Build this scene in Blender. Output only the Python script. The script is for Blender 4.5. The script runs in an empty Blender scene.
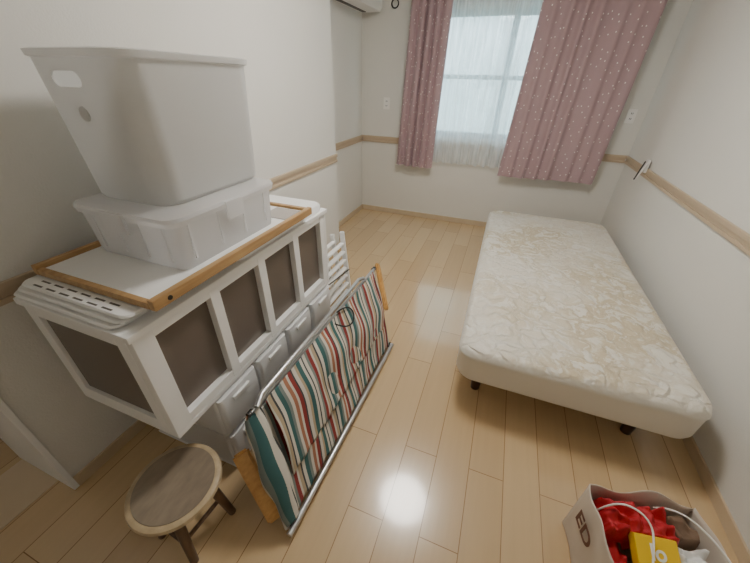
import bpy, bmesh, math, random
from mathutils import Vector, Matrix, noise
random.seed(4)
S = bpy.context.scene
COL = S.collection

# ------------------------------------------------------------------ materials
def srgb(r, g, b):
    f = lambda c: (c/255/12.92) if c/255 <= 0.04045 else ((c/255+0.055)/1.055)**2.4
    return (f(r), f(g), f(b), 1)

def new_mat(name):
    m = bpy.data.materials.new(name); m.use_nodes = True
    nt = m.node_tree
    return m, nt, nt.nodes['Principled BSDF'], nt.nodes['Material Output']

def mat(name, rgb, rough=0.5, var=0.04, scale=12, bump=0.0, bscale=200, metal=0, coat=0, trans=0, tl_w=.35):
    m, nt, p, out = new_mat(name)
    c = srgb(*rgb)
    tc = nt.nodes.new('ShaderNodeTexCoord')
    n = nt.nodes.new('ShaderNodeTexNoise'); n.inputs['Scale'].default_value = scale; n.inputs['Detail'].default_value = 4
    nt.links.new(tc.outputs['Object'], n.inputs['Vector'])
    r = nt.nodes.new('ShaderNodeMix'); r.data_type = 'RGBA'
    r.inputs[6].default_value = (c[0]*(1-var), c[1]*(1-var), c[2]*(1-var), 1)
    r.inputs[7].default_value = (min(1, c[0]*(1+var)), min(1, c[1]*(1+var)), min(1, c[2]*(1+var)), 1)
    nt.links.new(n.outputs['Fac'], r.inputs[0]); nt.links.new(r.outputs[2], p.inputs['Base Color'])
    p.inputs['Roughness'].default_value = rough; p.inputs['Metallic'].default_value = metal
    p.inputs['Coat Weight'].default_value = coat
    if bump:
        n2 = nt.nodes.new('ShaderNodeTexNoise'); n2.inputs['Scale'].default_value = bscale; n2.inputs['Detail'].default_value = 3
        nt.links.new(tc.outputs['Object'], n2.inputs['Vector'])
        b = nt.nodes.new('ShaderNodeBump'); b.inputs['Strength'].default_value = bump; b.inputs['Distance'].default_value = 0.003
        nt.links.new(n2.outputs['Fac'], b.inputs['Height']); nt.links.new(b.outputs['Normal'], p.inputs['Normal'])
    if trans:
        tr = nt.nodes.new('ShaderNodeBsdfTransparent'); tl = nt.nodes.new('ShaderNodeBsdfTranslucent')
        tl.inputs['Color'].default_value = c
        mx = nt.nodes.new('ShaderNodeMixShader'); mx.inputs[0].default_value = tl_w
        nt.links.new(p.outputs[0], mx.inputs[1]); nt.links.new(tl.outputs[0], mx.inputs[2])
        mx2 = nt.nodes.new('ShaderNodeMixShader'); mx2.inputs[0].default_value = trans
        nt.links.new(mx.outputs[0], mx2.inputs[1]); nt.links.new(tr.outputs[0], mx2.inputs[2])
        nt.links.new(mx2.outputs[0], out.inputs['Surface'])
    return m

M_wall = mat('wallpaper', (229, 227, 221), 0.85, 0.02, 3, 0.4, 160)
M_ceil = mat('ceiling_paper', (240, 238, 233), 0.9, 0.02, 3, 0.2, 160)
M_rail = mat('rail_beige', (198, 178, 152), 0.45, 0.04, 10)
M_base = mat('baseboard_beige', (208, 188, 158), 0.45, 0.04, 10)
M_white = mat('white_paint', (244, 244, 243), 0.4, 0.02, 6)
M_panel = mat('brown_panel', (112, 102, 94), 0.35, 0.06, 4)
M_plastic = mat('bin_plastic', (234, 234, 233), 0.35, 0.01, 3, trans=0.02, tl_w=.45)
M_clear = mat('clear_plastic', (250, 250, 251), 0.16, 0.01, 3, trans=0.38, tl_w=.45)
M_drawer = mat('drawer_plastic', (252, 253, 254), 0.22, 0.01, 3, trans=0.05, tl_w=.2)
M_slot = mat('dark_slot', (96, 92, 88), 0.6)
M_dark = mat('dark_metal', (35, 32, 30), 0.4)
M_black = mat('black_cord', (22, 20, 22), 0.5)
M_legwood = mat('dark_leg_wood', (66, 38, 24), 0.35, 0.2, 20)
M_steel = mat('silver_tube', (206, 208, 210), 0.28, 0.03, 8, metal=0.8)
M_plate = mat('plate_plastic', (243, 241, 237), 0.35, 0.01)
M_kraft = mat('kraft_paper', (186, 162, 138), 0.75, 0.08, 14, 0.3, 40)
M_bagout = mat('bag_outer_paper', (218, 206, 192), 0.7, 0.06, 14, 0.3, 40)
M_red = mat('red_cloth', (182, 24, 36), 0.6, 0.15, 30, 0.5, 90)
M_yellow = mat('yellow_pack', (246, 204, 24), 0.4, 0.05, 8)
M_letter = mat('letter_brown', (110, 66, 48), 0.6)
M_letterw = mat('letter_white', (244, 242, 236), 0.6)
M_paper = mat('white_paper', (235, 235, 232), 0.7)
M_alu = mat('aluminium_frame', (140, 150, 156), 0.4, 0.02, metal=0.3)

def wood(name, c1, c2, rough=0.4, stretch=(30, 3, 30), coat=0.1):
    m, nt, p, out = new_mat(name)
    tc = nt.nodes.new('ShaderNodeTexCoord'); mp = nt.nodes.new('ShaderNodeMapping')
    mp.inputs['Scale'].default_value = stretch
    n = nt.nodes.new('ShaderNodeTexNoise'); n.inputs['Scale'].default_value = 2; n.inputs['Detail'].default_value = 6
    cr = nt.nodes.new('ShaderNodeValToRGB')
    cr.color_ramp.elements[0].color = srgb(*c1); cr.color_ramp.elements[0].position = 0.3
    cr.color_ramp.elements[1].color = srgb(*c2); cr.color_ramp.elements[1].position = 0.7
    nt.links.new(tc.outputs['Object'], mp.inputs[0]); nt.links.new(mp.outputs[0], n.inputs['Vector'])
    nt.links.new(n.outputs['Fac'], cr.inputs[0]); nt.links.new(cr.outputs[0], p.inputs['Base Color'])
    p.inputs['Roughness'].default_value = rough; p.inputs['Coat Weight'].default_value = coat
    return m
M_oak = wood('oak_rim', (168, 130, 84), (194, 158, 108))
M_arm = wood('arm_wood', (198, 146, 80), (222, 174, 106))
M_stool = wood('stool_wood', (128, 114, 98), (146, 131, 112), 0.5, (20, 8, 14))
M_stoolrim = wood('stool_rim_wood', (172, 152, 120), (196, 176, 142), 0.45, (14, 14, 14))
M_stoolleg = wood('stool_leg_wood', (84, 60, 42), (114, 86, 62), 0.45, (20, 20, 4))

# floor boards
def floor_mat():
    m, nt, p, out = new_mat('maple_floorboards')
    L = nt.links; N = nt.nodes
    tc = N.new('ShaderNodeTexCoord'); sx = N.new('ShaderNodeSeparateXYZ'); cb = N.new('ShaderNodeCombineXYZ')
    L.new(tc.outputs['Object'], sx.inputs[0]); L.new(sx.outputs['Y'], cb.inputs['X']); L.new(sx.outputs['X'], cb.inputs['Y'])
    br = N.new('ShaderNodeTexBrick')
    br.inputs['Scale'].default_value = 1.0
    br.inputs['Brick Width'].default_value = 0.91; br.inputs['Row Height'].default_value = 0.15
    br.inputs['Mortar Size'].default_value = 0.0018; br.inputs['Mortar Smooth'].default_value = 0.3
    br.inputs['Color1'].default_value = srgb(200, 171, 130); br.inputs['Color2'].default_value = srgb(212, 184, 143)
    br.inputs['Mortar'].default_value = srgb(148, 116, 76); br.offset = 0.37; br.offset_frequency = 2
    L.new(cb.outputs[0], br.inputs['Vector'])
    mp = N.new('ShaderNodeMapping'); mp.inputs['Scale'].default_value = (28, 1.6, 1)
    L.new(tc.outputs['Object'], mp.inputs[0])
    n = N.new('ShaderNodeTexNoise'); n.inputs['Scale'].default_value = 1.6; n.inputs['Detail'].default_value = 6
    L.new(mp.outputs[0], n.inputs['Vector'])
    mr = N.new('ShaderNodeMapRange'); mr.inputs[3].default_value = 0.93; mr.inputs[4].default_value = 1.05
    L.new(n.outputs['Fac'], mr.inputs[0])
    vm = N.new('ShaderNodeVectorMath'); vm.operation = 'SCALE'
    L.new(br.outputs['Color'], vm.inputs[0]); L.new(mr.outputs[0], vm.inputs['Scale'])
    L.new(vm.outputs[0], p.inputs['Base Color'])
    p.inputs['Roughness'].default_value = 0.24
    p.inputs['Coat Weight'].default_value = 0.8; p.inputs['Coat Roughness'].default_value = 0.085
    b = N.new('ShaderNodeBump'); b.inputs['Strength'].default_value = 0.4; b.inputs['Distance'].default_value = 0.001; b.invert = True
    L.new(br.outputs['Fac'], b.inputs['Height']); L.new(b.outputs['Normal'], p.inputs['Normal'])
    return m
M_floor = floor_mat()

# ------------------------------------------------------------------ mesh helpers
def empty(name, loc=(0, 0, 0)):
    e = bpy.data.objects.new(name, None); e.location = loc; e.empty_display_size = 0.1
    COL.objects.link(e); return e

def adopt(o, parent):
    if parent:
        o.parent = parent
        o.matrix_parent_inverse = Matrix.Translation(parent.location).inverted()
    return o

def mk(name, verts, faces, m, parent=None, smooth=False, uvs=None):
    me = bpy.data.meshes.new(name); me.from_pydata([tuple(v) for v in verts], [], faces); me.update()
    o = bpy.data.objects.new(name, me); COL.objects.link(o)
    if m: me.materials.append(m)
    if smooth:
        for p in me.polygons: p.use_smooth = True
    if uvs:
        l = me.uv_layers.new(name='UVMap')
        for p in me.polygons:
            for li in p.loop_indices: l.data[li].uv = uvs[me.loops[li].vertex_index]
    return adopt(o, parent)

def box(name, a, b, m, parent=None, bevel=0.0, rot=None):
    """a,b = opposite corners"""
    c = [(a[i]+b[i])/2 for i in range(3)]; s = [abs(b[i]-a[i]) for i in range(3)]
    bm = bmesh.new(); bmesh.ops.create_cube(bm, size=1)
    bmesh.ops.scale(bm, vec=s, verts=bm.verts)
    if bevel:
        bmesh.ops.bevel(bm, geom=bm.edges[:], offset=min(bevel, min(s)*0.45), segments=2, affect='EDGES', profile=0.7)
    me = bpy.data.meshes.new(name)
    bm.to_mesh(me); bm.free(); me.materials.append(m)
    o = bpy.data.objects.new(name, me); COL.objects.link(o); 
    if rot is not None: me.transform(rot)
    me.transform(Matrix.Translation(c))
    return adopt(o, parent)

def beam(name, p0, p1, w, t, m, parent=None, up=(0, 0, 1), bevel=0.003):
    """rectangular bar from p0 to p1; w along side axis, t along 'up'-ish axis"""
    p0 = Vector(p0); p1 = Vector(p1); d = p1-p0; L = d.length; z = d.normalized()
    u = Vector(up); u = (u - z*u.dot(z)).normalized(); s = u.cross(z)
    bm = bmesh.new(); bmesh.ops.create_cube(bm, size=1); bmesh.ops.scale(bm, vec=(w, t, L), verts=bm.verts)
    if bevel: bmesh.ops.bevel(bm, geom=bm.edges[:], offset=min(bevel, w*.4, t*.4), segments=2, affect='EDGES')
    R = Matrix((s, u, z)).transposed().to_4x4()
    me = bpy.data.meshes.new(name); bm.to_mesh(me); bm.free(); me.materials.append(m)
    me.transform(Matrix.Translation((p0+p1)/2) @ R)
    o = bpy.data.objects.new(name, me); COL.objects.link(o); return adopt(o, parent)

def rr(cx, cy, w, d, r, n=6):
    pts = []
    r = min(r, w/2-1e-4, d/2-1e-4)
    for k, (sx, sy) in enumerate([(1, 1), (-1, 1), (-1, -1), (1, -1)]):
        for i in range(n+1):
            a = math.pi/2*k + math.pi/2*i/n
            pts.append((cx+sx*(w/2-r)+r*math.cos(a), cy+sy*(d/2-r)+r*math.sin(a)))
    return pts

def loft(name, levels, m, parent=None, cap0=True, cap1=True, smooth=True, n=6, sharp=35):
    """levels (x0,x1,y0,y1,z,r)"""
    V = []; F = []
    for (x0, x1, y0, y1, z, r) in levels:
        V += [(x, y, z) for x, y in rr((x0+x1)/2, (y0+y1)/2, x1-x0, y1-y0, r, n)]
    k = 4*(n+1)
    for l in range(len(levels)-1):
        for i in range(k):
            j = (i+1) % k
            F.append((l*k+i, l*k+j, (l+1)*k+j, (l+1)*k+i))
    if cap0: F.append(tuple(reversed(range(k))))
    if cap1: F.append(tuple(range((len(levels)-1)*k, len(levels)*k)))
    o = mk(name, V, F, m, parent, smooth)
    if smooth: o.data.set_sharp_from_angle(angle=math.radians(sharp))
    return o

def tube(name, pts, r, m, parent=None, cyclic=False, smooth_curve=False, res=8):
    cu = bpy.data.curves.new(name, 'CURVE'); cu.dimensions = '3D'; cu.bevel_depth = r; cu.bevel_resolution = 3
    cu.use_fill_caps = True
    if smooth_curve:
        sp = cu.splines.new('NURBS'); sp.points.add(len(pts)-1)
        for i, p in enumerate(pts): sp.points[i].co = (*p, 1)
        sp.order_u = 4; sp.use_endpoint_u = not cyclic; sp.resolution_u = res
    else:
        sp = cu.splines.new('POLY'); sp.points.add(len(pts)-1)
        for i, p in enumerate(pts): sp.points[i].co = (*p, 1)
    sp.use_cyclic_u = cyclic
    tmp = bpy.data.objects.new(name+'_c', cu); COL.objects.link(tmp)
    dg = bpy.context.evaluated_depsgraph_get()
    me = bpy.data.meshes.new_from_object(tmp.evaluated_get(dg)); me.name = name
    bpy.data.objects.remove(tmp, do_unlink=True)
    me.materials.clear(); me.materials.append(m)
    for p in me.polygons: p.use_smooth = True
    o = bpy.data.objects.new(name, me); COL.objects.link(o); return adopt(o, parent)

def lathe(name, c, prof, m, parent=None, seg=40):
    V = []; F = []
    for (r, z) in prof:
        for i in range(seg):
            a = 2*math.pi*i/seg; V.append((c[0]+r*math.cos(a), c[1]+r*math.sin(a), c[2]+z))
    for l in range(len(prof)-1):
        for i in range(seg):
            j = (i+1) % seg; F.append((l*seg+i, l*seg+j, (l+1)*seg+j, (l+1)*seg+i))
    F.append(tuple(reversed(range(seg)))); F.append(tuple(range((len(prof)-1)*seg, len(prof)*seg)))
    o = mk(name, V, F, m, parent, True); o.data.set_sharp_from_angle(angle=math.radians(40)); return o

def cone_leg(name, p0, p1, r0, r1, m, parent=None, seg=16):
    p0 = Vector(p0); p1 = Vector(p1); z = (p1-p0).normalized(); a = z.orthogonal().normalized(); b = z.cross(a)
    V = []; 
    for p, r in ((p0, r0), (p1, r1)):
        for i in range(seg):
            t = 2*math.pi*i/seg; V.append(p+a*r*math.cos(t)+b*r*math.sin(t))
    F = [(i, (i+1) % seg, seg+(i+1) % seg, seg+i) for i in range(seg)]
    F += [tuple(reversed(range(seg))), tuple(range(seg, 2*seg))]
    o = mk(name, V, F, m, parent, True); o.data.set_sharp_from_angle(angle=math.radians(40)); return o

def boolean_cut(o, cutters):
    for c in cutters:
        bm = bmesh.new(); bm.from_mesh(c.data); bmesh.ops.recalc_face_normals(bm, faces=bm.faces); bm.to_mesh(c.data); bm.free()
        md = o.modifiers.new('b', 'BOOLEAN'); md.operation = 'DIFFERENCE'; md.object = c; md.solver = 'EXACT'
    bm = bmesh.new(); bm.from_mesh(o.data); bmesh.ops.recalc_face_normals(bm, faces=bm.faces); bm.to_mesh(o.data); bm.free()
    bpy.context.view_layer.update()
    dg = bpy.context.evaluated_depsgraph_get()
    me = bpy.data.meshes.new_from_object(o.evaluated_get(dg))
    o.modifiers.clear(); o.data = me
    for c in cutters: bpy.data.objects.remove(c, do_unlink=True)

# ------------------------------------------------------------------ room
XL, XR, XN = -1.66, 1.15, -1.41      # recess wall, right wall, near-left wall
YB, YC, YJ, YF = 3.975, 2.76, 0.225, -0.95
H = 2.42
box('floor', (-2.75, YF-.1, -0.1), (XR+.1, YB+.15, 0), M_floor)
box('ceiling', (-2.75, YF-.1, H), (XR+.1, YB+.15, H+.1), M_ceil)
WX0, WX1, WZ0, WZ1 = -1.0, 0.66, .95, 2.12
wb = empty('wall_back', (0, YB, 0))
box('panel_below', (XL-.1, YB, 0), (XR+.1, YB+.12, WZ0), M_wall, wb)
box('panel_above', (XL-.1, YB, WZ1), (XR+.1, YB+.12, H), M_wall, wb)
box('panel_west', (XL-.1, YB, WZ0), (WX0, YB+.12, WZ1), M_wall, wb)
box('panel_east', (WX1, YB, WZ0), (XR+.1, YB+.12, WZ1), M_wall, wb)
box('wall_right', (XR, YF-.1, 0), (XR+.1, YB, H), M_wall)
box('wall_recess', (XL-.1, YC, 0), (XL, YB, H), M_wall)
box('wall_left', (XL-.1, YJ, 0), (XN, YC, H), M_wall)
box('wall_front', (-2.75, YF-.1, 0), (XR, YF, H), M_wall)
box('wall_hall', (-2.75, YF, 0), (-2.65, 1.3, H), M_wall)
box('wall_hall_end', (-2.65, 1.2, 0), (XL-.1, 1.3, H), M_wall)
box('trim_jamb', (XL-.12, YJ-.02, 0), (XN+.008, YJ, 2.05), M_white, None, 0.003)
box('trim_threshold', (XL-.1, YF, 0), (XN-.1, YJ-.02, 0.004), M_base)

def rail(name, p0, p1, nrm):
    e = empty(name, ((p0[0]+p1[0])/2, (p0[1]+p1[1])/2, .9))
    for i, (z0, z1, t) in enumerate(((.862, .882, .014), (.882, .905, .006), (.905, .932, .016))):
        a = [min(p0[0], p1[0]), min(p0[1], p1[1]), z0]; b = [max(p0[0], p1[0]), max(p0[1], p1[1]), z1]
        for k in range(2):
            if nrm[k] > 0: b[k] = a[k]+t
            if nrm[k] < 0: a[k] = b[k]-t
        box('strip_%d' % i, a, b, M_rail, e, 0.004)
rail('trim_1', (XN, YJ), (XN, YC), (1, 0))
rail('trim_2', (XL, YC), (XL, YB), (1, 0))
rail('trim_3', (XL+.016, YB), (XR-.016, YB), (0, -1))
rail('trim_4', (XR, YF), (XR, YB), (-1, 0))
rail('trim_5', (XL, YC), (XN, YC), (0, 1))
box('baseboard_left', (XN, YJ, 0), (XN+.01, YC, .06), M_base, None, .002)
box('baseboard_recess', (XL, YC, 0), (XL+.01, YB, .06), M_base, None, .002)
box('baseboard_back', (XL+.01, YB-.01, 0), (XR-.01, YB, .06), M_base, None, .002)
box('baseboard_right', (XR-.01, YF, 0), (XR, YB, .06), M_base, None, .002)

# window
w = empty('window_1', ((WX0+WX1)/2, YB+.06, 1.5))
def frame(nm, x0, x1, z0, z1, y0, y1, t, m):
    box(nm+'_l', (x0, y0, z0), (x0+t, y1, z1), m, w, .003); box(nm+'_r', (x1-t, y0, z0), (x1, y1, z1), m, w, .003)
    box(nm+'_b', (x0+t, y0, z0), (x1-t, y1, z0+t), m, w, .003); box(nm+'_t', (x0+t, y0, z1-t), (x1-t, y1, z1), m, w, .003)
frame('frame', WX0, WX1, WZ0, WZ1, YB+.01, YB+.11, .035, M_white)
xm = -.13
frame('sash_a', WX0+.035, xm+.03, WZ0+.035, WZ1-.035, YB+.03, YB+.055, .05, M_alu)
frame('sash_b', xm-.03, WX1-.035, WZ0+.035, WZ1-.035, YB+.06, YB+.085, .05, M_alu)
box('mid_rail_a', (WX0+.085, YB+.032, 1.53), (xm-.02, YB+.053, 1.57), M_alu, w, .003)
box('mid_rail_b', (xm+.02, YB+.062, 1.53), (WX1-.085, YB+.083, 1.57), M_alu, w, .003)
mg, nt, p, out = new_mat('window_glass')
tr = nt.nodes.new('ShaderNodeBsdfTransparent'); tr.inputs[0].default_value = (.9, .96, .97, 1)
gl = nt.nodes.new('ShaderNodeBsdfGlossy'); gl.inputs['Roughness'].default_value = .05
mx = nt.nodes.new('ShaderNodeMixShader'); mx.inputs[0].default_value = .06
nt.links.new(tr.outputs[0], mx.inputs[1]); nt.links.new(gl.outputs[0], mx.inputs[2]); nt.links.new(mx.outputs[0], out.inputs[0])
box('glass_a', (WX0+.085, YB+.041, WZ0+.085), (xm-.02, YB+.044, WZ1-.085), mg, w)
box('glass_b', (xm+.02, YB+.071, WZ0+.085), (WX1-.085, YB+.074, WZ1-.085), mg, w)

# ------------------------------------------------------------------ curtains
def cloth_mat(name, rgb, dots=True):
    m, nt, p, out = new_mat(name); L = nt.links; N = nt.nodes
    uv = N.new('ShaderNodeUVMap')
    base = srgb(*rgb)
    if dots:
        v = N.new('ShaderNodeTexVoronoi'); v.inputs['Scale'].default_value = 12; v.voronoi_dimensions = '2D'; v.inputs['Randomness'].default_value = .9
        L.new(uv.outputs[0], v.inputs['Vector'])
        lt = N.new('ShaderNodeMath'); lt.operation = 'LESS_THAN'; lt.inputs[1].default_value = .07
        L.new(v.outputs['Distance'], lt.inputs[0])
        mx = N.new('ShaderNodeMix'); mx.data_type = 'RGBA'; mx.inputs[6].default_value = base; mx.inputs[7].default_value = srgb(246, 238, 238)
        L.new(lt.outputs[0], mx.inputs[0]); L.new(mx.outputs[2], p.inputs['Base Color'])
    p.inputs['Roughness'].default_value = .8; p.inputs['Sheen Weight'].default_value = .2
    n = N.new('ShaderNodeTexNoise'); n.inputs['Scale'].default_value = 400; L.new(uv.outputs[0], n.inputs['Vector'])
    b = N.new('ShaderNodeBump'); b.inputs['Strength'].default_value = .2; b.inputs['Distance'].default_value = .001
    L.new(n.outputs['Fac'], b.inputs['Height']); L.new(b.outputs['Normal'], p.inputs['Normal'])
    return m
M_cur = cloth_mat('pink_curtain_cloth', (177, 150, 155))
# sheer: lace with fine woven pattern
ms_, nt, p, out = new_mat('sheer_curtain_cloth')
p.inputs['Base Color'].default_value = srgb(246, 248, 249); p.inputs['Roughness'].default_value = .9
tl = nt.nodes.new('ShaderNodeBsdfTranslucent'); tl.inputs[0].default_value = srgb(244, 249, 251)
tr = nt.nodes.new('ShaderNodeBsdfTransparent')
m1 = nt.nodes.new('ShaderNodeMixShader'); m1.inputs[0].default_value = .6
m2 = nt.nodes.new('ShaderNodeMixShader')
uvn = nt.nodes.new('ShaderNodeUVMap'); vv = nt.nodes.new('ShaderNodeTexNoise'); vv.inputs['Scale'].default_value = 1; vv.inputs['Detail'].default_value = 3
mpn = nt.nodes.new('ShaderNodeMapping'); mpn.inputs['Scale'].default_value = (26, 3, 1)
nt.links.new(uvn.outputs[0], mpn.inputs[0]); nt.links.new(mpn.outputs[0], vv.inputs['Vector'])
rmp = nt.nodes.new('ShaderNodeMapRange'); rmp.inputs[1].default_value = .35; rmp.inputs[2].default_value = .65; rmp.inputs[3].default_value = .14; rmp.inputs[4].default_value = .46
nt.links.new(vv.outputs['Fac'], rmp.inputs[0]); nt.links.new(rmp.outputs[0], m2.inputs[0])
nt.links.new(p.outputs[0], m1.inputs[1]); nt.links.new(tl.outputs[0], m1.inputs[2])
nt.links.new(m1.outputs[0], m2.inputs[1]); nt.links.new(tr.outputs[0], m2.inputs[2]); nt.links.new(m2.outputs[0], out.inputs[0])

def curtain(name, x0t, x1t, x0b, x1b, y, z0, z1, folds, amp, m, parent, seed=0, scallop=0, hem=0.0, stretch=1.5):
    rnd = random.Random(seed); ph = [rnd.uniform(0, 6.28) for _ in range(4)]
    nx, nz = folds*14, 40; V = []; U = []; F = []
    for k in range(nz+1):
        v = k/nz
        for i in range(nx+1):
            u = i/nx
            xb = x0b+(x1b-x0b)*u; xt = x0t+(x1t-x0t)*u
            x = xb+(xt-xb)*v
            uu = u+.018*math.sin(u*9+ph[0])+.012*math.sin(u*17+ph[1]+v)
            A = amp*(.75+.35*math.sin(u*7+ph[2]))*(1-.15*v)
            yy = y+A*math.sin(uu*folds*2*math.pi+ph[3])+.2*A*math.sin(2*uu*folds*2*math.pi+v*1.5)
            x += .25*A*math.cos(uu*folds*2*math.pi*1.0+ph[3]+1)
            zz = z0+(z1-z0)*v
            if scallop and k == 0: zz += scallop*abs(math.sin(u*folds*math.pi*1.3))
            zz += (1-v)*hem*math.sin(u*5+ph[0])
            V.append((x, yy, zz)); U.append((u*abs(x1b-x0b)*stretch, v*(z1-z0)))
    for k in range(nz):
        for i in range(nx):
            a = k*(nx+1)+i; F.append((a, a+1, a+nx+2, a+nx+1))
    return mk(name, V, F, m, parent, True, U)
c1 = empty('curtain', (-.95, 3.83, 1.4)); curtain('cloth', -1.09, -.70, -1.16, -.735, 3.83, .655, 2.28, 5, .035, M_cur, c1, 1, hem=.004, stretch=2.2)
c2 = empty('curtain.001', (.45, 3.83, 1.4)); curtain('cloth', .06, .95, -.01, .90, 3.83, .655, 2.28, 7, .022, M_cur, c2, 5, hem=.006)
c3 = empty('sheer_curtain', (-.2, 3.91, 1.4)); curtain('cloth', -1.05, .88, -1.05, .88, 3.915, .70, 2.28, 17, .024, ms_, c3, 7, scallop=.02)
cr = empty('curtain_rail', (-.1, 3.87, 2.3))
box('track', (-1.2, 3.80, 2.28), (1.05, 3.93, 2.305), M_white, cr, .004)
box('bracket_1', (-1.1, 3.9, 2.285), (-1.07, YB, 2.31), M_white, cr, .003)
box('bracket_2', (.95, 3.9, 2.285), (.98, YB, 2.31), M_white, cr, .003)

# ------------------------------------------------------------------ air conditioner, ring, plates, clip
ac = empty('air_conditioner', (-1.53, 3.55, 2.2))
loft('body', [(-1.655, -1.44, 3.15, 3.93, 2.085, .02), (-1.655, -1.42, 3.14, 3.94, 2.12, .03), (-1.655, -1.42, 3.14, 3.94, 2.33, .03), (-1.655, -1.45, 3.16, 3.92, 2.36, .03)], M_plate, ac)
box('vent', (-1.62, 3.2, 2.08), (-1.58, 3.88, 2.086), M_slot, ac)
hk = empty('cord_ring', (-1.28, YB-.02, 2.14))
tube('ring', [(-1.30+.035*math.cos(a), YB-.018, 2.15+.035*math.sin(a)) for a in [i*math.pi/10 for i in range(20)]], .006, M_black, hk, True)
box('hook', (-1.308, YB-.022, 2.18), (-1.292, YB, 2.195), M_dark, hk, .002)
def plate(name, x, z, w_, h_):
    e = empty(name, (x, YB, z))
    box('cover', (x-w_/2, YB-.009, z-h_/2), (x+w_/2, YB, z+h_/2), M_plate, e, .004)
    for dz in (-.022, .022):
        box('socket_%d' % (dz > 0), (x-.016, YB-.012, z+dz-.012), (x+.016, YB-.008, z+dz+.012), M_white, e, .002)
        for dx in (-.006, .006):
            box('slit', (x+dx-.0025, YB-.0135, z+dz-.007), (x+dx+.0025, YB-.0118, z+dz+.007), M_slot, e)
plate('wall_outlet', -1.355, 1.28, .075, .12)
plate('wall_outlet', 1.04, 1.27, .075, .12)
cl = empty('wall_hook', (XR-.03, 3.36, .92))
box('mount', (XR-.035, 3.34, .90), (XR-.014, 3.385, 1.0), M_plate, cl, .005)
beam('arm', (XR-.03, 3.35, .98), (XR-.085, 3.30, .86), .02, .012, M_plate, cl)
beam('lever', (XR-.05, 3.345, .99), (XR-.095, 3.29, .85), .010, .010, M_dark, cl)

# ------------------------------------------------------------------ room ceiling lamp, added hall fill light
def lamp_mat(nm, s):
    m, nt, p, out = new_mat(nm)
    em = nt.nodes.new('ShaderNodeEmission'); em.inputs[0].default_value = (1, .955, .885, 1); em.inputs[1].default_value = s
    nt.links.new(em.outputs[0], out.inputs[0]); return m
lp = empty('ceiling_lamp', (-.25, 1.76, 2.38))
lathe('diffuser', (-.25, 1.76, 2.31), [(.10, 0), (.2, .008), (.235, .03), (.245, .06), (.24, .085)], lamp_mat('lamp_diffuser', 46), lp)
lathe('base', (-.25, 1.76, 2.395), [(.25, 0), (.25, .025)], M_white, lp)
lh = empty('added_hall_fill', (-2.2, 0, 2.38))  # unseen fill light, added to brighten the dark hall floor past the doorway
lathe('diffuser', (-2.2, 0, 2.34), [(.08, 0), (.13, .02), (.14, .06)], lamp_mat('hall_fill_diffuser', 8), lh)
lathe('base', (-2.2, 0, 2.40), [(.145, 0), (.145, .02)], M_white, lh)

# ------------------------------------------------------------------ bed
mb, nt, p, out = new_mat('damask_mattress'); L = nt.links; N = nt.nodes
tc = N.new('ShaderNodeTexCoord')
n0 = N.new('ShaderNodeTexNoise'); n0.inputs['Scale'].default_value = 6; n0.inputs['Detail'].default_value = 3
L.new(tc.outputs['Object'], n0.inputs['Vector'])
ad = N.new('ShaderNodeVectorMath'); ad.operation = 'MULTIPLY_ADD'; ad.inputs[1].default_value = (.22, .22, .22)
L.new(n0.outputs['Color'], ad.inputs[0]); L.new(tc.outputs['Object'], ad.inputs[2])
n1 = N.new('ShaderNodeTexNoise'); n1.inputs['Scale'].default_value = 8; n1.inputs['Detail'].default_value = 7; n1.inputs['Distortion'].default_value = .8; n1.inputs['Roughness'].default_value = .68
L.new(ad.outputs[0], n1.inputs['Vector'])
rp = N.new('ShaderNodeValToRGB'); e = rp.color_ramp.elements
e[0].position = .44; e[0].color = srgb(234, 229, 217); e[1].position = .49; e[1].color = srgb(204, 188, 156)
x = rp.color_ramp.elements.new(.56); x.color = srgb(215, 203, 177); x = rp.color_ramp.elements.new(.62); x.color = srgb(233, 228, 215)
L.new(n1.outputs['Fac'], rp.inputs[0])
ge = N.new('ShaderNodeNewGeometry'); sx = N.new('ShaderNodeSeparateXYZ'); L.new(ge.outputs['Normal'], sx.inputs[0])
mr = N.new('ShaderNodeMapRange'); mr.inputs[1].default_value = .3; mr.inputs[2].default_value = .9; L.new(sx.outputs['Z'], mr.inputs[0])
n3 = N.new('ShaderNodeTexNoise'); n3.inputs['Scale'].default_value = 1.8; n3.inputs['Detail'].default_value = 3; L.new(tc.outputs['Object'], n3.inputs['Vector'])
mr2 = N.new('ShaderNodeMapRange'); mr2.inputs[1].default_value = .42; mr2.inputs[2].default_value = .58; mr2.inputs[3].default_value = .3
L.new(n3.outputs['Fac'], mr2.inputs[0])
mu = N.new('ShaderNodeMath'); mu.operation = 'MULTIPLY'; L.new(mr.outputs[0], mu.inputs[0]); L.new(mr2.outputs[0], mu.inputs[1])
mx = N.new('ShaderNodeMix'); mx.data_type = 'RGBA'; mx.inputs[6].default_value = srgb(235, 231, 221)
L.new(mu.outputs[0], mx.inputs[0]); L.new(rp.outputs[0], mx.inputs[7]); L.new(mx.outputs[2], p.inputs['Base Color'])
p.inputs['Roughness'].default_value = .5; p.inputs['Sheen Weight'].default_value = .1
vq = N.new('ShaderNodeTexVoronoi'); vq.inputs['Scale'].default_value = 11; vq.feature = 'DISTANCE_TO_EDGE'; L.new(ad.outputs[0], vq.inputs['Vector'])
mq = N.new('ShaderNodeMapRange'); mq.inputs[1].default_value = 0; mq.inputs[2].default_value = .18; L.new(vq.outputs['Distance'], mq.inputs[0])
bp = N.new('ShaderNodeBump'); bp.inputs['Strength'].default_value = .3; bp.inputs['Distance'].default_value = .008
L.new(n1.outputs['Fac'], bp.inputs['Height'])
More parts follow.
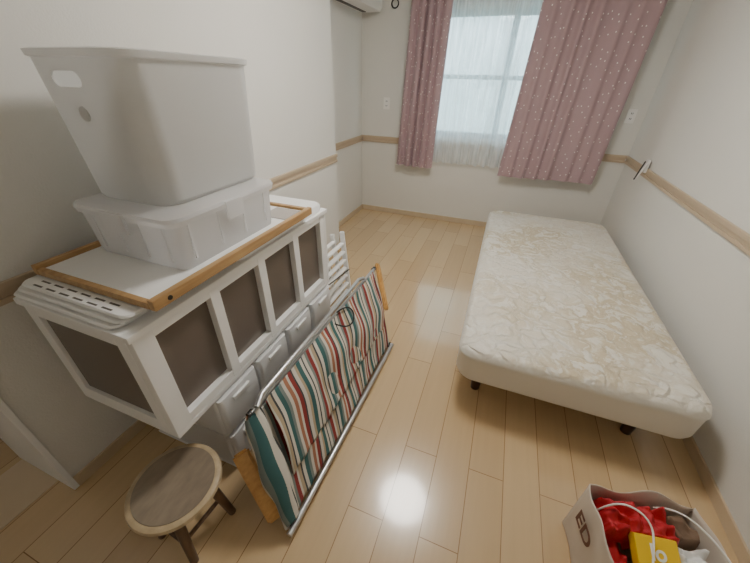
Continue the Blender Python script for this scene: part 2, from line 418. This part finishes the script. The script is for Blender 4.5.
bq = N.new('ShaderNodeBump'); bq.inputs['Distance'].default_value = .007; L.new(mr.outputs[0], bq.inputs['Strength'])
L.new(mq.outputs[0], bq.inputs['Height']); L.new(bp.outputs['Normal'], bq.inputs['Normal']); L.new(bq.outputs['Normal'], p.inputs['Normal'])
bed = empty('mattress_bed', (.5, 2.36, .2))
bx0, bx1, by0, by1, zb, zt = -.005, 1.05, 1.25, 3.50, .185, .39
lv = []
for (ins, z) in ((.03, zb), (.008, zb+.008), (0, zb+.03), (0, zt-.06), (-.004, zt-.05), (0, zt-.04), (.006, zt-.02), (.022, zt-.006), (.05, zt), (.2, zt+.004), (.45, zt+.006)):
    lv.append((bx0+ins, bx1-ins, by0+ins, by1-ins, z, max(.095-ins*.5, .05)))
loft('mattress', lv, mb, bed, n=8, sharp=60)
for i, (x_, y_) in enumerate(((.125, 1.40), (.88, 1.40), (.125, 3.3), (.88, 3.3), (.125, 2.36), (.88, 2.36))):
    cone_leg('leg_%d' % (i+1), (x_, y_, 0), (x_, y_, zb+.002), .024, .036, M_legwood, bed)

# ------------------------------------------------------------------ plastic drawers (under the cabinet)
dr = empty('plastic_drawer_chest', (-1.06, 1.0, .22))
dx0, dx1 = -1.31, -.815
ys = [.53, .76, .99, 1.22, 1.45]
for i in range(4):
    y0, y1 = ys[i]+.004, ys[i+1]-.004
    for k in range(2):
        z0 = .01+.222*k; z1 = z0+.214
        loft('shell_%d_%d' % (i, k), [(dx0, dx1-.02, y0, y1, z0, .015), (dx0, dx1-.02, y0, y1, z1, .015)], M_drawer, dr)
        loft('front_%d_%d' % (i, k), [(dx1-.04, dx1-.004, y0+.008, y1-.008, z0+.01, .012), (dx1-.04, dx1+.004, y0+.008, y1-.008, z0+.03, .016),
             (dx1-.04, dx1+.006, y0+.008, y1-.008, z1-.04, .016), (dx1-.04, dx1, y0+.008, y1-.008, z1-.008, .012)], M_drawer, dr)
        box('handle_%d_%d' % (i, k), (dx1, (y0+y1)/2-.045, z1-.05), (dx1+.014, (y0+y1)/2+.045, z1-.03), M_white, dr, .004)
box('base', (dx0, .53, 0), (dx1-.02, 1.45, .01), M_white, dr)

# ------------------------------------------------------------------ cabinet
cb = empty('white_cabinet', (-1.06, .91, .45))
x0, x1, y0, y1, z0, z1 = -1.30, -.825, .375, 1.46, .455, .915
t = .022
box('top', (x0-.005, y0-.01, z1-t), (x1+.008, y1+.008, z1), M_white, cb, .004)
box('bottom', (x0, y0, z0), (x1, y1, z0+t), M_white, cb, .003)
box('back', (x0, y0+.02, z0+t), (x0+.012, y1-.02, z1-t), M_white, cb)
box('far_side', (x0+.012, y1-.02, z0+t), (x1, y1, z1-t), M_white, cb, .002)
box('inner_panel', (x1-.035, y0+.03, z0+t), (x1-.028, y1-.02, z1-t), M_panel, cb)
fw = .042
ed = [y0+.02+i*(y1-y0-.04-fw)/4 for i in range(5)]
for i, yy in enumerate(ed):
    a, b = (yy-.02, yy+fw) if i == 0 else ((yy, yy+fw+.0) if i < 4 else (yy, y1-.0205))
    box('stile_%d' % i, (x1-.03, a, z0+t), (x1, b, z1-t), M_white, cb, .003)
for i in range(4):
    box('rail_top_%d' % i, (x1-.028, ed[i]+fw, z1-t-.03), (x1-.001, ed[i+1], z1-t), M_white, cb, .002)
    box('rail_bottom_%d' % i, (x1-.028, ed[i]+fw, z0+t), (x1-.001, ed[i+1], z0+t+.035), M_white, cb, .002)
box('end_stile_near', (x1-.075, y0, z0+t), (x1-.031, y0+.028, z1-t), M_white, cb, .003)
box('end_stile_back', (x0, y0, z0+t), (x0+.05, y0+.019, z1-t), M_white, cb, .003)
box('end_rail_top', (x0+.05, y0, z1-t-.04), (x1-.075, y0+.02, z1-t), M_white, cb, .002)
box('end_rail_bottom', (x0+.05, y0, z0+t), (x1-.075, y0+.02, z0+t+.045), M_white, cb, .002)
box('end_panel', (x0+.05, y0+.012, z0+t+.04), (x1-.07, y0+.018, z1-t-.035), M_panel, cb)

pl = empty('vented_plastic_plates', (-1.07, .55, .93))
for i in range(3):
    o = .012*i; zz = z1+.0005+i*.0125
    loft('plate_%d' % i, [(-1.32+o*.6, -.87+o, .375+o, .78, zz, .03), (-1.325+o*.6, -.865+o, .37+o, .78, zz+.006, .03), (-1.32+o*.6, -.87+o, .375+o, .78, zz+.0115, .028)], M_white, pl)
for r_ in range(2):
    for c_ in range(6):
        xx = -1.25+c_*.06
        box('slot', (xx, .405+r_*.022, z1+.036), (xx+.04, .411+r_*.022, z1+.0375), M_slot, pl, 0)
bd = loft('white_board', [(-1.29, -.83, .80, 1.455, z1+.0005, .05), (-1.29, -.83, .80, 1.455, z1+.028, .05), (-1.285, -.835, .805, 1.45, z1+.036, .05)], M_white)

# ------------------------------------------------------------------ wooden-rim tray table top
tr_ = empty('wood_rim_tray', (-1.07, .87, .97))
tx0, tx1, ty0, ty1, tz = -1.31, -.79, .445, 1.275, z1+.042
box('panel', (tx0+.02, ty0+.02, tz), (tx1-.02, ty1-.02, tz+.014), M_white, tr_, 0)
box('rim_front', (tx1-.022, ty0, tz-.003), (tx1, ty1, tz+.03), M_oak, tr_, .004)
box('rim_back', (tx0, ty0, tz-.003), (tx0+.022, ty1, tz+.03), M_oak, tr_, .004)
box('rim_near', (tx0+.022, ty0, tz-.003), (tx1-.022, ty0+.018, tz+.02), M_oak, tr_, .004)
box('rim_far', (tx0+.022, ty1-.022, tz-.003), (tx1-.022, ty1, tz+.026), M_oak, tr_, .004)
cone_leg('bolt', (tx1-.002, ty0+.05, tz+.014), (tx1+.002, ty0+.05, tz+.014), .008, .007, M_dark, tr_)
box('paper_sheet', (-.96, 1.12, tz+.0145), (-.835, 1.24, tz+.017), mat('grey_sheet', (176, 170, 164), .6), None)

# ------------------------------------------------------------------ clear box + lid
cbx = empty('clear_storage_box', (-1.07, .85, 1.0))
b0 = tz+.0145
hb = .178
loft('tub', [(-1.258, -.862, .62, 1.078, b0, .03), (-1.262, -.857, .613, 1.083, b0+.02, .038), (-1.268, -.85, .607, 1.09, b0+hb-.02, .04),
             (-1.265, -.853, .610, 1.087, b0+hb-.02, .04), (-1.259, -.86, .616, 1.08, b0+.02, .036), (-1.255, -.865, .623, 1.075, b0+.003, .03)], M_clear, cbx)
loft('lid', [(-1.277, -.84, .597, 1.10, b0+hb-.028, .045), (-1.281, -.836, .593, 1.104, b0+hb-.012, .047), (-1.277, -.84, .597, 1.10, b0+hb-.002, .045),
             (-1.265, -.85, .607, 1.09, b0+hb, .04)], M_clear, cbx, cap0=False)
for nm, a, b in (('latch', (-.84, .81, b0+hb-.07), (-.832, .89, b0+hb-.005)), ('latch_near', (-1.12, .585, b0+hb-.07), (-1.02, .595, b0+hb-.005))):
    box(nm, a, b, M_clear, cbx, .003)
for k in range(4):
    yy = .66+.12*k
    box('rib_%d' % k, (-.857, yy, b0+.03), (-.849, yy+.008, b0+hb-.03), M_clear, cbx, .002)
    xx = -1.20+.1*k
    box('rib_near_%d' % k, (xx, .606, b0+.03), (xx+.008, .614, b0+hb-.03), M_clear, cbx, .002)

# ------------------------------------------------------------------ tall bin
z = b0+hb+.001
zt_ = 1.553
bpar = empty('storage_bin', (-1.08, .88, z))
bn = loft('bin_shell', [(-1.255, -.93, .68, 1.115, z, .06), (-1.262, -.917, .67, 1.125, z+.014, .07), (-1.252, -.885, .632, 1.122, zt_-.02, .075),
     (-1.258, -.877, .624, 1.130, zt_-.017, .077), (-1.260, -.875, .622, 1.132, zt_-.003, .077), (-1.253, -.885, .632, 1.122, zt_, .075),
     (-1.248, -.889, .636, 1.118, zt_-.004, .073), (-1.258, -.921, .674, 1.121, z+.016, .068), (-1.25, -.935, .685, 1.11, z+.005, .06)], M_plastic, n=8)
def slot_cutter(xc, zc, w_, h_):
    V = []; n = 10
    for y in (.58, .71):
        for i in range(2*(n+1)):
            s = 1 if i <= n else -1; a = -math.pi/2+math.pi*(i % (n+1))/n + (0 if s > 0 else math.pi)
            V.append((xc+s*(w_/2-h_/2)+h_/2*math.cos(a), y, zc+h_/2*math.sin(a)))
    k = 2*(n+1)
    F = [(i, (i+1) % k, k+(i+1) % k, k+i) for i in range(k)]+[tuple(reversed(range(k))), tuple(range(k, 2*k))]
    return mk('cut', V, F, M_plastic)
boolean_cut(bn, [slot_cutter(-1.095, 1.486, .11, .036)])
adopt(bn, bpar)
cone_leg('moulded_boss', (-1.09, .655, 1.405), (-1.09, .643, 1.405), .02, .018, M_plastic, bpar, 24)

# ------------------------------------------------------------------ folded striped chair
def stripe_mat():
    m, nt, p, out = new_mat('striped_canvas'); L = nt.links; N = nt.nodes
    uv = N.new('ShaderNodeUVMap'); s = N.new('ShaderNodeSeparateXYZ'); L.new(uv.outputs[0], s.inputs[0])
    f = N.new('ShaderNodeMath'); f.operation = 'FRACT'; L.new(s.outputs['X'], f.inputs[0])
    r = N.new('ShaderNodeValToRGB'); r.color_ramp.interpolation = 'CONSTANT'; L.new(f.outputs[0], r.inputs[0])
    teal, cream, red, dk, tan, org, grey = (58, 98, 98), (206, 200, 188), (138, 52, 48), (66, 68, 70), (176, 158, 130), (164, 112, 86), (122, 132, 128)
    seq = [(0, teal), (.08, cream), (.13, dk), (.16, cream), (.22, grey), (.27, red), (.34, cream), (.38, tan), (.44, dk), (.47, cream), (.53, teal), (.60, grey), (.65, cream), (.70, org), (.76, cream), (.80, red), (.86, dk), (.89, cream), (.95, tan)]
    els = r.color_ramp.elements
    els[0].position = 0; els[0].color = srgb(*seq[0][1]); els[1].position = seq[1][0]; els[1].color = srgb(*seq[1][1])
    for q, c in seq[2:]:
        e = els.new(q); e.color = srgb(*c)
    L.new(r.outputs[0], p.inputs['Base Color']); p.inputs['Roughness'].default_value = .85
    n = N.new('ShaderNodeTexNoise'); n.inputs['Scale'].default_value = 300; L.new(uv.outputs[0], n.inputs['Vector'])
    b = N.new('ShaderNodeBump'); b.inputs['Strength'].default_value = .3; b.inputs['Distance'].default_value = .001
    L.new(n.outputs['Fac'], b.inputs['Height']); L.new(b.outputs['Normal'], p.inputs['Normal'])
    return m
M_str = stripe_mat()
fc = empty('striped_folding_chair', (-.56, 1.05, .2))
A = Vector((-.475, .43, .025)); B = Vector((-.44, 1.52, .025)); C = Vector((-.655, 1.77, .42)); D = Vector((-.69, .56, .42))
def P(u, v, off=0):
    q = A*(1-u)*(1-v)+B*u*(1-v)+C*u*v+D*(1-u)*v
    return q+Vector((.85, 0, .5)).normalized()*off
def fabric(nm, u0, u1, v0, v1, off, sag, seed, rep, ru=0):
    rd = random.Random(seed); f1, f2 = rd.uniform(0, 6), rd.uniform(0, 6)
    V = []; U = []; F = []; nu, nv = 110, 30
    for j in range(nv+1):
        for i in range(nu+1):
            a, b = i/nu, j/nv
            u = u0+(u1-u0)*a; v = v0+(v1-v0)*b
            bulge = math.sin(math.pi*b)
            o = off+sag*bulge+.009*math.sin(u*30+f1+b*3)*bulge+.006*math.sin(b*9+u*7+f2)*math.sin(math.pi*a)+.012*noise.noise(Vector((u*9, v*3, seed)))*min(1, bulge*2)
            vv_ = v
            if b < .04: vv_ = v-.02*abs(math.sin(u*40))
            V.append(P(u, vv_, o)); U.append((a*rep+ru+.014*math.sin(b*7+a*9)+.02*noise.noise(Vector((u*6, v*4, seed+2))), b))
    for j in range(nv):
        for i in range(nu):
            k = j*(nu+1)+i; F.append((k, k+1, k+nu+2, k+nu+1))
    o = mk(nm, V, F, M_str, fc, True, U)
    sd = o.modifiers.new('s', 'SOLIDIFY'); sd.thickness = .002
    return o
fabric('seat_canvas', -.01, .97, .05, .98, .012, .018, 1, 3.9)
fabric('back_canvas', .05, .93, .34, 1.02, .036, .018, 2, 3.5, .35)
V = []; U = []; F = []; nu, nv = 14, 30
for j in range(nv+1):
    b = j/nv; v = .06+.96*b
    for i in range(nu):
        a = 2*math.pi*i/nu
        rr_ = .022+.016*math.sin(math.pi*b)+.004*math.sin(b*14+i)
        V.append(P(-.005+rr_*1.25*math.cos(a), v, .018+rr_*math.sin(a))); U.append((.42+.45*i/nu, b))
for j in range(nv):
    for i in range(nu):
        F.append((j*nu+i, j*nu+(i+1) % nu, (j+1)*nu+(i+1) % nu, (j+1)*nu+i))
mk('rolled_canvas', V, F, M_str, fc, True, U)
r = .0105
tube('front_tube', [P(-.04, .0, .02), P(1.0, .0, .02)], .012, M_steel, fc)
tube('top_tube', [P(-.01, 1.0, .004), P(.5, 1.0, .004), P(1.0, 1.0, .004)], r, M_steel, fc)
tube('near_tube', [P(-.02, -.0, -.01), P(-.01, 1.0, -.01)], r, M_steel, fc)
tube('far_tube', [P(1.0, 0, -.01), P(1.0, 1.0, -.01)], r, M_steel, fc)
tube('leg_tube_a', [P(.02, .12, -.03), P(.98, .16, -.03)], r, M_steel, fc)
tube('leg_tube_b', [P(.02, .9, -.03), P(.98, .62, -.03)], r, M_steel, fc)
tube('back_tube', [P(.0, 1.05, .05), P(.04, 1.09, .04), P(.78, 1.10, .03), P(.84, 1.05, .02)], .0105, M_steel, fc)
tube('strap', [P(.48, .98, .05), P(.52, .86, .075), P(.60, .80, .07), P(.64, .9, .06), P(.60, 1.02, .05), P(.52, 1.05, .045)], .004, M_black, fc, smooth_curve=True)
beam('armrest_near', (-.70, .475, .295), (-.53, .41, .05), .062, .022, M_arm, fc, up=(.6, -.5, .6), bevel=.008)
beam('armrest_far', (-.655, 1.835, .43), (-.515, 1.66, .19), .05, .022, M_arm, fc, up=(.8, .2, .6), bevel=.008)
for i, (u, v) in enumerate(((0, 0), (1, 0), (0, 1), (1, 1))):
    q = P(u, v); cone_leg('cap_%d' % i, q-Vector((0, .012, 0)), q+Vector((0, .012, 0)), .014, .014, M_dark, fc)

# ------------------------------------------------------------------ white folded slatted chair behind
wc = empty('white_slatted_chair', (-1.0, 1.78, .28))
for j, xx in enumerate((-.93, -1.0, -1.08)):
    for i, yy in enumerate((1.57, 1.97)):
        beam('post_%d_%d' % (j, i), (xx, yy, 0), (xx-.05-.01*j, yy-.01, .56-.035*j), .026, .032, M_white, wc)
for k in range(7):
    zz = .07+k*.067
    beam('slat_%d' % k, (-.932-.05*zz/.56, 1.583, zz), (-.932-.05*zz/.56, 1.955, zz), .034, .014, M_white, wc)
    if k % 2 == 0: beam('slat_b_%d' % k, (-1.002-.05*zz/.56, 1.583, zz), (-1.002-.05*zz/.56, 1.955, zz), .03, .014, M_white, wc)
beam('hinge', (-.91, 1.6, .33), (-.91, 1.93, .28), .012, .006, M_dark, wc)

# ------------------------------------------------------------------ round stool
st = empty('round_wooden_stool', (-.82, .295, .3))
sc = (-.826, .301, .277)
lathe('seat_rim', sc, [(.12, 0), (.142, .004), (.149, .014), (.146, .026), (.137, .030), (.132, .0302)], M_stoolrim, st, 48)
lathe('seat_top', (sc[0], sc[1], sc[2]+.02), [(.130, 0), (.128, .0125), (.06, .012), (.001, .012)], M_stool, st, 48)
for i in range(4):
    a = math.radians(40+90*i); c, s = math.cos(a), math.sin(a)
    k1 = .125
    cone_leg('leg_%d' % (i+1), (sc[0]+k1*c, sc[1]+k1*s, 0), (sc[0]+.085*c, sc[1]+.085*s, .278), .014, .019, M_stoolleg, st)
for i in range(4):
    a = math.radians(40+90*i); b = math.radians(130+90*i); zz = .10+.025*(i % 2); k = .125-.04*zz/.27
    tube('rung_%d' % (i+1), [(sc[0]+k*math.cos(a), sc[1]+k*math.sin(a), zz), (sc[0]+k*math.cos(b), sc[1]+k*math.sin(b), zz)], .008, M_stoolleg, st)

# ------------------------------------------------------------------ paper shopping bag
bg = empty('paper_shopping_bag', (.75, .72, 0))
ang = math.radians(10); o0 = Vector((.53, .83, 0)); ex = Vector((math.cos(ang), math.sin(ang), 0)); ey = Vector((math.sin(ang), -math.cos(ang), 0))
W_, D_, HB = .34, .27, .30
def Bp(a, b, z): return o0+ex*a+ey*b+Vector((0, 0, z))
def panel(nm, f, m, n=14):
    V = []; F = []
    for j in range(n+1):
        for i in range(n+1): V.append(f(i/n, j/n))
    for j in range(n):
        for i in range(n):
            k = j*(n+1)+i; F.append((k, k+1, k+n+2, k+n+1))
    o = mk(nm, V, F, m, bg, True); s = o.modifiers.new('s', 'SOLIDIFY'); s.thickness = .0015; return o
wv = lambda a, b: .006*math.sin(a*9+b*5)*math.sin(math.pi*a)
panel('side_left', lambda a, b: Bp(-.012*math.sin(math.pi*a)*b+wv(a, b), a*D_, b*(HB-.012*math.sin(a*9)*b)), M_bagout, 24)
panel('side_right', lambda a, b: Bp(W_+.012*math.sin(math.pi*a)*b+wv(a, b), a*D_, b*(HB-.02)), M_bagout)
panel('side_back', lambda a, b: Bp(a*W_, -.015*math.sin(math.pi*a)*b+wv(a, b), b*(HB-.03*math.sin(a*5)**2*b)), M_bagout, 24)
panel('side_front', lambda a, b: Bp(a*W_, D_+.01*math.sin(math.pi*a)*b+wv(a, b), b*(HB-.01)), M_bagout)
panel('bottom', lambda a, b: Bp(a*W_, b*D_, .003), M_kraft)
tube('handle', [Bp(.03, .05, HB-.06), Bp(.05, .055, HB+.02), Bp(.10, .065, HB+.035), Bp(.145, .10, HB+.02), Bp(.14, .14, HB), Bp(.10, .24, HB-.04)], .003, M_letterw, bg, smooth_curve=True)
tube('handle_back', [Bp(.22, .01, HB-.05), Bp(.25, .03, HB+.01), Bp(.30, .08, HB+.02), Bp(.34, .15, HB+.0), Bp(.36, .2, HB-.03)], .003, M_letterw, bg, smooth_curve=True)
def cloth(nm, a0, a1, b0_, b1_, z0, amp, m, seed, fr=16):
    def f(a, b):
        A_, B_ = a0+(a1-a0)*a, b0_+(b1_-b0_)*b
        h = amp*(1-abs(noise.noise(Vector((A_*fr+seed, B_*fr*1.3, seed)))))*1.4+amp*.7*noise.noise(Vector((A_*fr*2.7, B_*fr*2.3, seed+4)))
        edge = min(a, 1-a, b, 1-b)
        return Bp(A_, B_, z0+h-.09*max(0, .12-edge)/.12)
    return panel(nm, f, m, 40)
cloth('red_cloth', .015, .265, .012, .125, .222, .042, M_red, 3)
cloth('red_cloth_low', .015, .10, .10, .25, .16, .03, M_red, 6)
cloth('brown_pouch', .26, .33, .012, .10, .21, .03, mat('brown_pouch_cloth', (120, 96, 76), .7), 9, 12)
cloth('white_wrap', .225, .33, .10, .255, .19, .045, M_paper, 14, 20)
Ry = Matrix.Rotation(ang, 4, 'Z')
c_ = Bp(.155, .165, .242)
RY = Ry @ Matrix.Rotation(math.radians(-62), 4, 'X')
box('yellow_packet', c_-Vector((.062, .018, .058)), c_+Vector((.062, .018, .058)), M_yellow, bg, .005, RY)

def text(nm, s, size, m, Mx, parent):
    cu = bpy.data.curves.new(nm, 'FONT'); cu.body = s; cu.size = size; cu.extrude = .0006; cu.align_x = 'CENTER'; cu.align_y = 'CENTER'; cu.offset = size*.02
    t_ = bpy.data.objects.new(nm+'c', cu); COL.objects.link(t_)
    dg = bpy.context.evaluated_depsgraph_get(); me = bpy.data.meshes.new_from_object(t_.evaluated_get(dg))
    bpy.data.objects.remove(t_, do_unlink=True)
    me.materials.clear(); me.materials.append(m); me.transform(Mx)
    o = bpy.data.objects.new(nm, me); COL.objects.link(o); return adopt(o, parent)
R = Matrix((ey, Vector((0, 0, 1)), ey.cross(Vector((0, 0, 1))))).transposed().to_4x4()
text('lettering', 'ED', .085, M_letter, Matrix.Translation(Bp(-.019, .10, .19)) @ R, bg)
text('packet_lettering', 'lo', .06, mat('letter_white_pack', (250, 250, 245), .5), Matrix.Translation(c_) @ RY @ Matrix.Translation((0, -.0188, .015)) @ Matrix.Rotation(math.radians(90), 4, 'X'), bg)

# ------------------------------------------------------------------ world: overcast sky above, muted greenery below/around horizon
wd = bpy.data.worlds.new('World'); S.world = wd; wd.use_nodes = True
wn = wd.node_tree; bgN = wn.nodes['Background']
wt = wn.nodes.new('ShaderNodeTexCoord'); wx = wn.nodes.new('ShaderNodeSeparateXYZ'); wn.links.new(wt.outputs['Generated'], wx.inputs[0])
wz = wn.nodes.new('ShaderNodeTexNoise'); wz.inputs['Scale'].default_value = 14; wz.inputs['Detail'].default_value = 4; wn.links.new(wt.outputs['Generated'], wz.inputs['Vector'])
wm = wn.nodes.new('ShaderNodeMath'); wm.operation = 'MULTIPLY_ADD'; wm.inputs[1].default_value = .35; wn.links.new(wz.outputs['Fac'], wm.inputs[0]); wn.links.new(wx.outputs['Z'], wm.inputs[2])
wr = wn.nodes.new('ShaderNodeValToRGB'); wn.links.new(wm.outputs[0], wr.inputs[0])
wr.color_ramp.elements[0].position = .02; wr.color_ramp.elements[0].color = (.30, .42, .42, 1)
wr.color_ramp.elements[1].position = .30; wr.color_ramp.elements[1].color = (.74, .88, .94, 1)
wn.links.new(wr.outputs[0], bgN.inputs[0]); bgN.inputs[1].default_value = 5.2

# ------------------------------------------------------------------ camera (from the vanishing points)
f = 322.0
Yh = Vector((143, -197.5, f)).normalized(); Dh = Vector((-13, 515, f)); Dh = (Dh-Yh*Dh.dot(Yh)).normalized(); Xh = Dh.cross(Yh)
right = Vector((Xh.x, Yh.x, -Dh.x)); up = -Vector((Xh.y, Yh.y, -Dh.y)); back = -Vector((Xh.z, Yh.z, -Dh.z))
cam = bpy.data.objects.new('camera', bpy.data.cameras.new('camera')); COL.objects.link(cam)
cam.matrix_world = Matrix.Translation((0, 0, 1.5)) @ Matrix((right, up, back)).transposed().to_4x4()
cam.data.sensor_width = 36; cam.data.lens = f/750*36; cam.data.clip_start = .02
S.camera = cam
